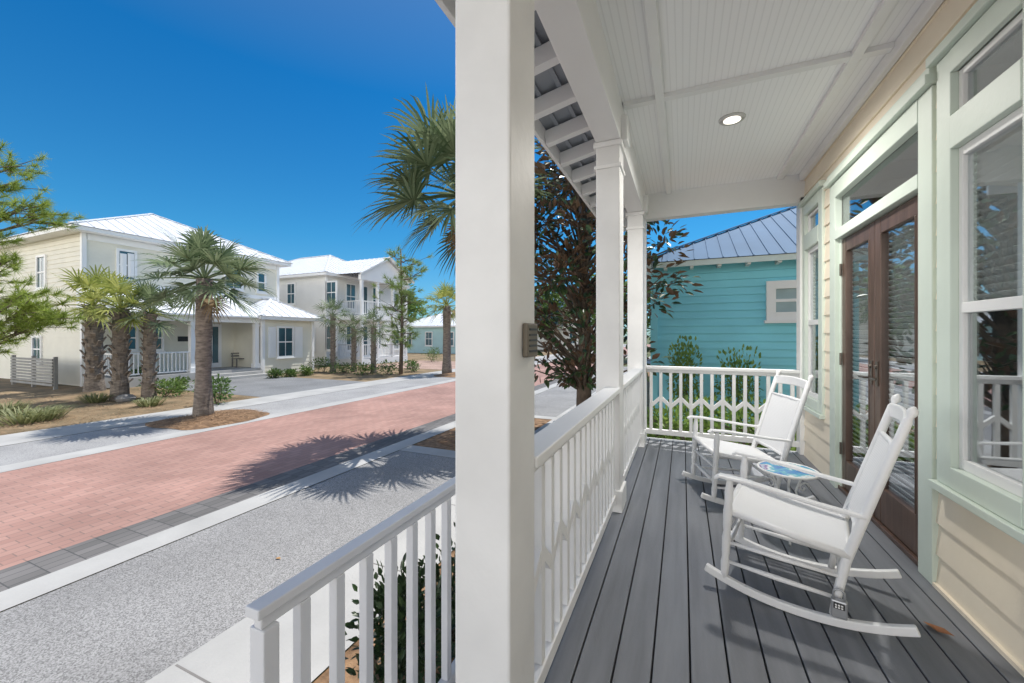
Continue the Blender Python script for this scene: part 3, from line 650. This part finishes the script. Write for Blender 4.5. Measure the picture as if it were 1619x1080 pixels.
for a,b_,hd in ((2.93,3.547,1),(3.553,4.17,0)):
    l=MB(); s=.085; l.box(WX+.01,WX+.055,a,a+s,D(.035),D(2.10)); l.box(WX+.01,WX+.055,b_-s,b_,D(.035),D(2.10)); l.box(WX+.011,WX+.054,a+s,b_-s,D(1.99),D(2.10)); l.box(WX+.011,WX+.054,a+s,b_-s,D(.035),D(.27))
    for (q0,q1,z0,z1) in ((a+s,a+s+.012,.27,1.99),(b_-s-.012,b_-s,.27,1.99)): l.box(WX+.006,WX+.05,q0,q1,D(z0),D(z1))
    dr=l.build('door',wood,H,bevel=.005)
    g=MB(); g.box(WX+.03,WX+.034,a+s,b_-s,D(.27),D(1.99)); g.build('pane',glass,dr)
    bl=MB(); z=.28
    while z<2.0: bl.bar((WX+.062,a+s-.02,D(z)),(WX+.062,b_-s+.02,D(z)),.04,.004,Vector((.7,0,.7))); z+=.036
    bl.build('blind',blindm,dr)
    hy=(b_-s/2) if hd else (a+s/2); k=MB(); k.box(WX+.002,WX+.01,hy-.016,hy+.016,D(.95),D(1.12)); k.tube([(WX-.035,hy,D(1.0)),(WX+.004,hy,D(1.0))],.008,8); k.tube([(WX-.035,hy,D(1.0)),(WX-.035,hy+(-.085 if hd else .085),D(1.0))],.007,8); k.tube([(WX-.008,hy,D(1.08)),(WX+.004,hy,D(1.08))],.014,12)
    k.build('handle',handlem,dr,bevel=.002)
    for z in (.3,1.05,1.8):
        hg=MB(); yy=a if hd else b_; hg.tube([(WX+.0,yy,D(z)),(WX+.0,yy,D(z+.1))],.008,8); hg.build('hinge',handlem,dr)
m=MB(); m.box(-.42,WX,Y0,YE-.12,D(3.05),D(3.09)); m.build('ceiling',bead,H)
for xa in (-.185,.955):
    m=MB(); m.box(xa,xa+.06,Y0,YE-.14,D(3.015),D(3.05)); m.build('ceiling_batten',white,H,bevel=.003)
for yy in (1.08,3.08):
    m=MB(); m.box(-.41,WX-.06,yy,yy+.06,D(3.018),D(3.052)); m.build('ceiling_batten',white,H,bevel=.003)
m=MB(); m.box(WX-.06,WX-.018,Y0,YE-.14,D(2.97),D(3.05)); m.build('crown_trim',white,H,bevel=.006)
m=MB(); m.box(-.60,-.42,Y0,YE,D(2.74),D(3.06)); m.build('beam',white,H,bevel=.006)
m=MB(); m.box(-.42,WX-.0,YE-.13,YE,D(2.74),D(3.06)); m.build('end_beam',white,H,bevel=.006)
def column(xa,xb,ya,yb):
    m=MB(); m.box(xa,xb,ya,yb,D(0),D(2.74)); c=m.build('column',colm,H,bevel=.008)
    q=MB(); e=.012; q.box(xa-e,xb+e,ya-e,yb+e,D(2.54),D(2.565)); q.build('capital',white,c,bevel=.004)
    q=MB(); q.box(xa-e*1.4,xb+e*1.4,ya-e*1.4,yb+e*1.4,D(2.70),D(2.738)); q.build('abacus',white,c,bevel=.004)
    e=.02; q=MB(); q.box(xa-e,xb+e,ya-e,yb+e,D(.001),D(.16)); q.build('plinth',white,c,bevel=.006)
    q=MB(); q.box(xb+.0,xb+.05,ya+.03,yb-.03,D(2.742),D(2.93)); q.build('bracket',white,c,bevel=.006)
    return c
c1=column(-.602,-.428,.985,1.185); column(-.60,-.425,3.0,3.2); column(-.60,-.425,4.85,5.05)
m=MB(); m.box(-.53,-.42,5.21,5.33,D(0),D(2.74)); m.build('corner_post',white,H,bevel=.006)
m=MB(); m.box(-.427,-.41,1.07,1.16,D(1.235),D(1.335)); bx=m.build('control_box',bronze,c1,bevel=.005)
m=MB()
for k in range(5): m.box(-.411,-.4075,1.085,1.145,D(1.25+k*.016),D(1.256+k*.016))
mm=m.build('control_box_grille',blackm,c1)
EX=-1.0; zr=lambda x:D(2.93)+.22*(x-EX)
m=MB(); y1=6.1
for dz in (0,.03): m.poly([(EX-.04,Y0,zr(EX-.04)+dz),(WX,Y0,zr(WX)+dz),(WX,y1,zr(WX)+dz),(EX-.04,y1,zr(EX-.04)+dz)])
yy=Y0+.2
while yy<y1: m.bar((EX-.04,yy,zr(EX-.04)+.05),(WX,yy,zr(WX)+.05),.022,.04); yy+=.4
m.build('porch_roof',pan,H)
m=MB(); m.box(EX-.03,EX,Y0,y1,D(2.81),D(2.95)); m.build('fascia',white,H,bevel=.004)
m=MB(); m.box(EX-.034,-.6,y1-.03,y1,D(2.84),D(2.94)); m.build('end_fascia',white,H)
for xx in (-.9,-.76):
    m=MB(); m.bar((xx,Y0,zr(xx)-.012),(xx,y1,zr(xx)-.012),.03,.016); m.build('lath',pan,H)
src=None; yy=-1.9
while yy<y1:
    if src is None:
        m=MB(); m.bar((EX,yy,zr(EX)-.075),(-.55,yy,zr(-.55)-.075),.065,.11); src=m.build('rafter',white,H,bevel=.004); ry=yy
    else: inst(src,H,(0,yy-ry,0))
    yy+=.41
m=MB(); hip(m,WX-.6,9.6,Y0-.6,YE+.6,D(6.0),.5,.5); m.build('roof',metalg,H)

def railing(p,q,cap_w,chev,top=.916,ch=.036):
    p=Vector(p);q=Vector(q); L=(q-p).length; d=(q-p)/L
    m=MB(); m.bar(p+Z*D(top-ch/2),q+Z*D(top-ch/2),cap_w,ch); m.bar(p+Z*D(top-ch-.02),q+Z*D(top-ch-.02),.04,.042); r=m.build('railing',white,H,bevel=.005)
    b=MB(); b.bar(p+Z*D(.10),q+Z*D(.10),.05,.06); b.build('bottom_rail',white,r,bevel=.004)
    n=max(2,round(L/.112)); st=L/n; s=None
    for k in range(n):
        c=p+d*(st*(k+.5))
        if s is None:
            bb=MB(); w=.018; bb.box(c.x-w,c.x+w,c.y-w,c.y+w,D(.13),D(top-.08)); s=bb.build('baluster',white,r,bevel=.003); c0=c
        else: inst(s,r,c-c0)
    if chev:
        z=MB()
        for k in range(n-1):
            c=p+d*(st*(k+.5)); e=p+d*(st*(k+1.5)); za,zb=(.42,.53) if k%2==0 else (.53,.42)
            z.bar(c+Z*D(za),e+Z*D(zb),.03,.04)
        z.build('chevron_trim',white,r,bevel=.002)
    return r
railing((-.475,1.185,0),(-.475,3.0,0),.11,True)
railing((-.475,3.2,0),(-.475,4.85,0),.11,True)
railing((-.42,5.27,0),(1.17,5.27,0),.10,True)
# lower walk railing outside the near column
wt=1.31
LR=thing('walk_railing','white slim capped railing below and left of the nearest porch column','railing',(-1.0,1.25,0))
m=MB(); m.bar((-1.0,.665,wt-.014),(-1.0,1.95,wt-.014),.052,.028); m.bar((-1.0,.68,wt-.045),(-1.0,1.94,wt-.045),.03,.034); m.build('top_rail',shadedwhite,LR,bevel=.004)
m=MB(); m.bar((-1.0,.70,.40),(-1.0,1.93,.40),.045,.05); m.build('bottom_rail',shadedwhite,LR,bevel=.004)
for yy in (.70,1.92):
    m=MB(); m.box(-1.028,-.972,yy-.022,yy+.022,-.02,wt-.062); m.build('newel_post',shadedwhite,LR,bevel=.004)
s=None; yy=.81
while yy<1.86:
    if s is None:
        m=MB(); m.box(-1.017,-.983,yy-.017,yy+.017,.425,wt-.062); s=m.build('baluster',shadedwhite,LR,bevel=.003); y0_=yy
    else: inst(s,LR,(0,yy-y0_,0))
    yy+=.126
LX,LY=.366,3.66
m=MB(); m.lathe((LX,LY,D(3.05)),[(.062,-.001),(.068,-.012),(.09,-.012),(.098,-.001)],32); rl=m.build('recessed_light',M('lamp_trim',(.6,.59,.57),.4),H,smooth=True)
m=MB(); m.lathe((LX,LY,D(3.05)),[(.001,-.0125),(.063,-.0135),(.063,-.002)],32); m.build('lamp_lens',emit('lamp_glow',(1,.93,.80),2.2),rl)

# ------------------------------------------------------------------ rocking chairs
weave=groovemat('woven_seat',(.84,.84,.84),'Y',.010,.90); weave_b=groovemat('woven_back',(.84,.84,.84),'Z',.010,.90)
def make_chair(label):
    t=thing('rocking_chair',label,'rocking chair',(0,0,DK),0,'white rocking chairs on the porch',world=False)
    for s in (-1,1):
        m=MB(); pts=[(x,s*.245,.022+.078*(abs(x-.0)/.4)**2.1) for x in [-.42+.0395*k for k in range(21)]]
        m.sweep(pts,.028,.038); m.build('rocker',chairw,t,bevel=.006)
        m=MB(); zz=[.05,.10,.14,.17,.20,.27,.30,.33,.40,.45,.50,.54,.575]; rr=[.013,.018,.021,.016,.019,.021,.016,.020,.022,.018,.021,.016,.013]
        m.tube([(.285-.05*z,s*.245,z) for z in zz],rr,12); m.build('leg',chairw,t,smooth=True)
        m=MB(); P=[(-.15,.05),(-.17,.16),(-.195,.30),(-.235,.44),(-.29,.62),(-.345,.80),(-.39,.945),(-.396,.96),(-.403,.98),(-.408,.995),(-.412,1.008)]; q=[.014,.018,.020,.020,.019,.018,.018,.011,.020,.016,.004]
        m.tube([(x,s*.225,z) for x,z in P],q,12); m.build('back_post',chairw,t,smooth=True)
        m=MB(); m.sweep([(.325,s*.255,.565),(.30,s*.255,.582),(.2,s*.255,.577),(.05,s*.25,.556),(-.1,s*.243,.533),(-.265,s*.232,.515)],.05,.018,ws=[.75,1.05,1.05,.9,.75,.6]); m.build('arm',chairw,t,bevel=.007)
        for z0,z1 in ((.15,.13),(.25,.23)):
            m=MB(); m.tube([(.275,s*.245,z0),(.05,s*.24,(z0+z1)/2),(-.17,s*.23,z1)],[.008,.013,.008],8); m.build('side_rung',chairw,t,smooth=True)
    for x,z in ((.278,.19),(.272,.30),(-.18,.2)):
        m=MB(); yw=.245 if x>0 else .226; m.tube([(x,-yw,z),(x,0,z),(x,yw,z)],[.008,.014,.008],8); m.build('cross_rung',chairw,t,smooth=True)
    m=MB(); n=8
    def sp(f,y,dz): 
        x=.262-f*.47; z=.418-.075*f-.022*math.sin(math.pi*f)*(1-(y/.235)**2); return (x,y,z+dz)
    vs=[];fs=[]
    for dz in (0,-.028):
        for i in range(n+1):
            for j in range(n+1): vs.append(sp(i/n,-.235+.47*j/n,dz))
    k=(n+1)**2
    for i in range(n):
        for j in range(n):
            a=i*(n+1)+j; fs.append((a,a+1,a+n+2,a+n+1)); fs.append((k+a,k+a+n+1,k+a+n+2,k+a+1))
    for i in range(n):
        for (a,b) in ((i,i+1),((n)*(n+1)+i+1,n*(n+1)+i),((i+1)*(n+1),i*(n+1)),(i*(n+1)+n,(i+1)*(n+1)+n)): fs.append((b,a,k+a,k+b))
    m.add(vs,fs); m.build('seat',weave,t,bevel=.008)
    m=MB()
    for y in (-.238,.238): m.tube([(.275,y,.405),(-.21,y*.97,.33)],.016,10)
    m.tube([(.272,-.245,.405),(.272,.245,.405)],.016,10); m.tube([(-.205,-.225,.33),(-.205,.225,.33)],.015,10); m.build('seat_rail',chairw,t,smooth=True)
    bp=lambda z:-.235-(z-.44)*.309
    m=MB(); vs=[];fs=[]; n=10
    for o in (.010,-.014):
        for i in range(n+1):
            z=.40+.405*i/n
            for j in range(n+1):
                y=-.195+.39*j/n; cv=-.018*(1-(y/.2)**2); vs.append((bp(z)+o+cv,y,z))
    k=(n+1)**2
    for i in range(n):
        for j in range(n):
            a=i*(n+1)+j; fs.append((a,a+1,a+n+2,a+n+1)); fs.append((k+a,k+a+n+1,k+a+n+2,k+a+1))
    for i in range(n):
        for (a,b) in ((i,i+1),((n)*(n+1)+i+1,n*(n+1)+i),((i+1)*(n+1),i*(n+1)),(i*(n+1)+n,(i+1)*(n+1)+n)): fs.append((b,a,k+a,k+b))
    m.add(vs,fs); m.build('backrest',weave_b,t,bevel=.004)
    for z in (.40,.808):
        m=MB(); m.tube([(bp(z),-.225,z),(bp(z)-.016,0,z),(bp(z),.225,z)],.012,10); m.build('back_rail',chairw,t,smooth=True)
    m=MB(); z=.925
    m.sweep([(bp(z)-.018*(1-(y/.22)**2),y,z+.012*(1-(y/.22)**2)) for y in [-.22+.044*k for k in range(11)]],.018,.068,ws=None); m.build('crest_rail',chairw,t,bevel=.006)
    return t
ch=make_chair('nearest white rocking chair, a grey key box locked to its rocker')
ch.location=(.53,2.465,DK); ch.rotation_euler=(0,0,math.atan2(.255,-.967))
def copy_thing(r,label):
    c=r.copy(); COL.objects.link(c); c['label']=label
    for k in list(r.children):
        d=k.copy(); COL.objects.link(d); d.parent=c
    return c
c2=copy_thing(ch,'farther white rocking chair, close to the end rail of the porch'); c2.location=(.42,3.68,DK); c2.rotation_euler=(0,0,math.atan2(-.27,-.96))
kx,ky=.628,2.165
t=thing('key_box','grey key lockbox with black keypad hanging on the nearest chair rocker','lockbox',(kx,ky,DK+.045),R(-15),None,world=False); t.scale=(.8,.8,.8)
m=MB(); m.box(-.036,.036,-.022,.022,.03,.125); m.build('body',greym,t,bevel=.008)
m=MB(); m.box(-.024,.024,-.026,-.0225,.082,.116); pl=m.build('keypad_cover',blackm,t,bevel=.003)
m=MB()
for i in range(3):
    for j in range(2): m.box(-.018+i*.013,-.009+i*.013,-.029,-.0262,.087+j*.013,.096+j*.013)
m.build('keypad_buttons',white,t,bevel=.001)
m=MB(); m.tube([(-.024,0,.12),(-.024,0,.155)]+[(-.024*math.cos(a),0,.155+.024*math.sin(a)) for a in [k*math.pi/8 for k in range(1,8)]]+[(.024,0,.155),(.024,0,.12)],.006,8); m.build('shackle',greym,t,smooth=True)
tm=M('painted_top',(.03,.13,.38),.25,0,10,c2=(.55,.68,.75),detail=3)
nt=tm.node_tree; rp=[n for n in nt.nodes if n.type=='VALTORGB'][0]
e=rp.color_ramp.elements.new(.46); e.color=(.05,.25,.55,1); e=rp.color_ramp.elements.new(.52); e.color=(.10,.42,.50,1); e=rp.color_ramp.elements.new(.58); e.color=(.75,.8,.8,1); e=rp.color_ramp.elements.new(.64); e.color=(.22,.10,.28,1)
t=thing('side_table','small round white iron table with blue painted top between the chairs','table',(.63,3.11,DK),0,None,world=False)
TR=.165
m=MB(); m.lathe((0,0,0),[(.001,.425),(TR-.01,.425),(TR-.005,.42),(TR-.005,.412),(.001,.411)],40); m.build('tabletop',tm,t,bevel=.001)
m=MB(); m.tube([(TR*math.cos(a),TR*math.sin(a),.418) for a in [k*math.pi/20 for k in range(41)]],.009,8,False); m.build('rim',ironm,t,smooth=True)
for k in range(3):
    a=k*2*math.pi/3+.4; ca,sa=math.cos(a),math.sin(a); m=MB()
    pr=[(.145,.41),(.09,.36),(.055,.28),(.07,.20),(.11,.12),(.155,.05),(.175,.012),(.185,.01)]
    m.tube([(r*ca,r*sa,z) for r,z in pr],.0065,8)
    m.tube([((.105+(.040-.004*j)*math.cos(j*.7))*ca,(.105+(.040-.004*j)*math.cos(j*.7))*sa,.30+(.042-.004*j)*math.sin(j*.7)) for j in range(10)],.005,6)
    m.build('leg',ironm,t,smooth=True)
m=MB(); m.tube([(.064*math.cos(a),.064*math.sin(a),.235) for a in [k*math.pi/12 for k in range(25)]],.006,6,False); m.build('ring_brace',ironm,t,smooth=True)
t=MB(); q=onZ(1482,996,DK+.006)
v=[(-.05,0,.004),(-.02,.022,.012),(.015,.02,.006),(.06,0,.016),(.015,-.018,.014),(-.02,-.02,.004),(0,0,.0)]
t.add([(q.x+a*.6-b*.8,q.y-a*.8-b*.6,q.z+c) for a,b,c in v],[(6,0,1),(6,1,2),(6,2,3),(6,3,4),(6,4,5),(6,5,0)])
tag(t.build('dry_leaf',brownleaf),'curled brown dry leaf lying on the deck boards','leaf')
p=onZ(440,886,.0); t=MB(); t.add([(p.x-.028,p.y,.016),(p.x,p.y+.018,.024),(p.x+.03,p.y+.005,.018),(p.x,p.y-.015,.022)],[(0,1,2,3)])
tag(t.build('fallen_leaf',M('orange_leaf',(.42,.24,.10),.7)),'small orange leaf fallen on the gravel strip','leaf')

# ------------------------------------------------------------------ light, world, camera
SE=R(67)
S=Vector((.42,.91,0)).normalized()*math.cos(SE)+Z*math.sin(SE)
sl=bpy.data.lights.new('Sun','SUN'); sl.energy=4.9; sl.angle=R(.4); sl.color=(1,.96,.90)
so=bpy.data.objects.new('Sun',sl); COL.objects.link(so); so.rotation_euler=S.to_track_quat('Z','Y').to_euler()
pl=bpy.data.lights.new('PorchLamp','SPOT'); pl.energy=230; pl.shadow_soft_size=.09; pl.color=(1,.96,.90); pl.spot_size=R(172); pl.spot_blend=1
po=bpy.data.objects.new('PorchLamp',pl); COL.objects.link(po); po.location=(LX,LY,D(3.02))
w=bpy.data.worlds.new('World'); SC.world=w; w.use_nodes=True; nt=w.node_tree; bg=nt.nodes['Background']
sk=nt.nodes.new('ShaderNodeTexSky'); sk.sky_type='NISHITA'; sk.sun_disc=False; sk.sun_elevation=SE; sk.sun_rotation=math.atan2(S.x,S.y); sk.altitude=0; sk.air_density=1.0; sk.dust_density=.3; sk.ozone_density=2.0
tc=nn(nt,'ShaderNodeTexCoord'); sx=nn(nt,'ShaderNodeSeparateXYZ'); nt.links.new(tc.outputs['Generated'],sx.inputs['Vector'])
rp=nn(nt,'ShaderNodeValToRGB'); e=rp.color_ramp.elements; e[0].position=0; e[0].color=(.40,.66,.86,1); e[1].position=.85; e[1].color=(.7,.85,.95,1)
k=e.new(.22); k.color=(.17,.67,.92,1); k=e.new(.5); k.color=(.055,.58,.94,1)
nt.links.new(sx.outputs['Z'],rp.inputs['Fac'])
mu=nn(nt,'ShaderNodeMixRGB',blend_type='MULTIPLY'); mu.inputs['Fac'].default_value=1
nt.links.new(sk.outputs['Color'],mu.inputs['Color1']); nt.links.new(rp.outputs['Color'],mu.inputs['Color2'])
# added bright band low in the sky behind the camera, filling the porch shade
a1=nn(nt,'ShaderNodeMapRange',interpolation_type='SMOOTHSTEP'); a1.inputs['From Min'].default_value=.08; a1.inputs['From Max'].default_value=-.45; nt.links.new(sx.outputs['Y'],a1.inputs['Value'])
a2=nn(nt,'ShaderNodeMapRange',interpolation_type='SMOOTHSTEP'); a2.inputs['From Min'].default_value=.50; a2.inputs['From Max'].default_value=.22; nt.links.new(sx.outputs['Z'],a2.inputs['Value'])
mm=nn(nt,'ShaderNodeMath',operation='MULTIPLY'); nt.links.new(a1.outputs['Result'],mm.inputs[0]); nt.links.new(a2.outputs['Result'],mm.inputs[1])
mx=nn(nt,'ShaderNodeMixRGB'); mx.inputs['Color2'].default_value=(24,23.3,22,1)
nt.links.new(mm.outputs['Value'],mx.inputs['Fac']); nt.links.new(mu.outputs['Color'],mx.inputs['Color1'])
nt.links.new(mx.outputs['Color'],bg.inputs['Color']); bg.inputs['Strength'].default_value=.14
cd=bpy.data.cameras.new('Camera'); cd.sensor_width=36; cd.lens=36*F/1619; cd.shift_y=-10/1619; cd.clip_end=2000; cd.clip_start=.05
co=bpy.data.objects.new('Camera',cd); COL.objects.link(co); co.location=CAM; co.rotation_euler=(R(90),0,YAW); SC.camera=co
SC.view_settings.view_transform='Standard'; SC.view_settings.look='None'; SC.view_settings.exposure=0
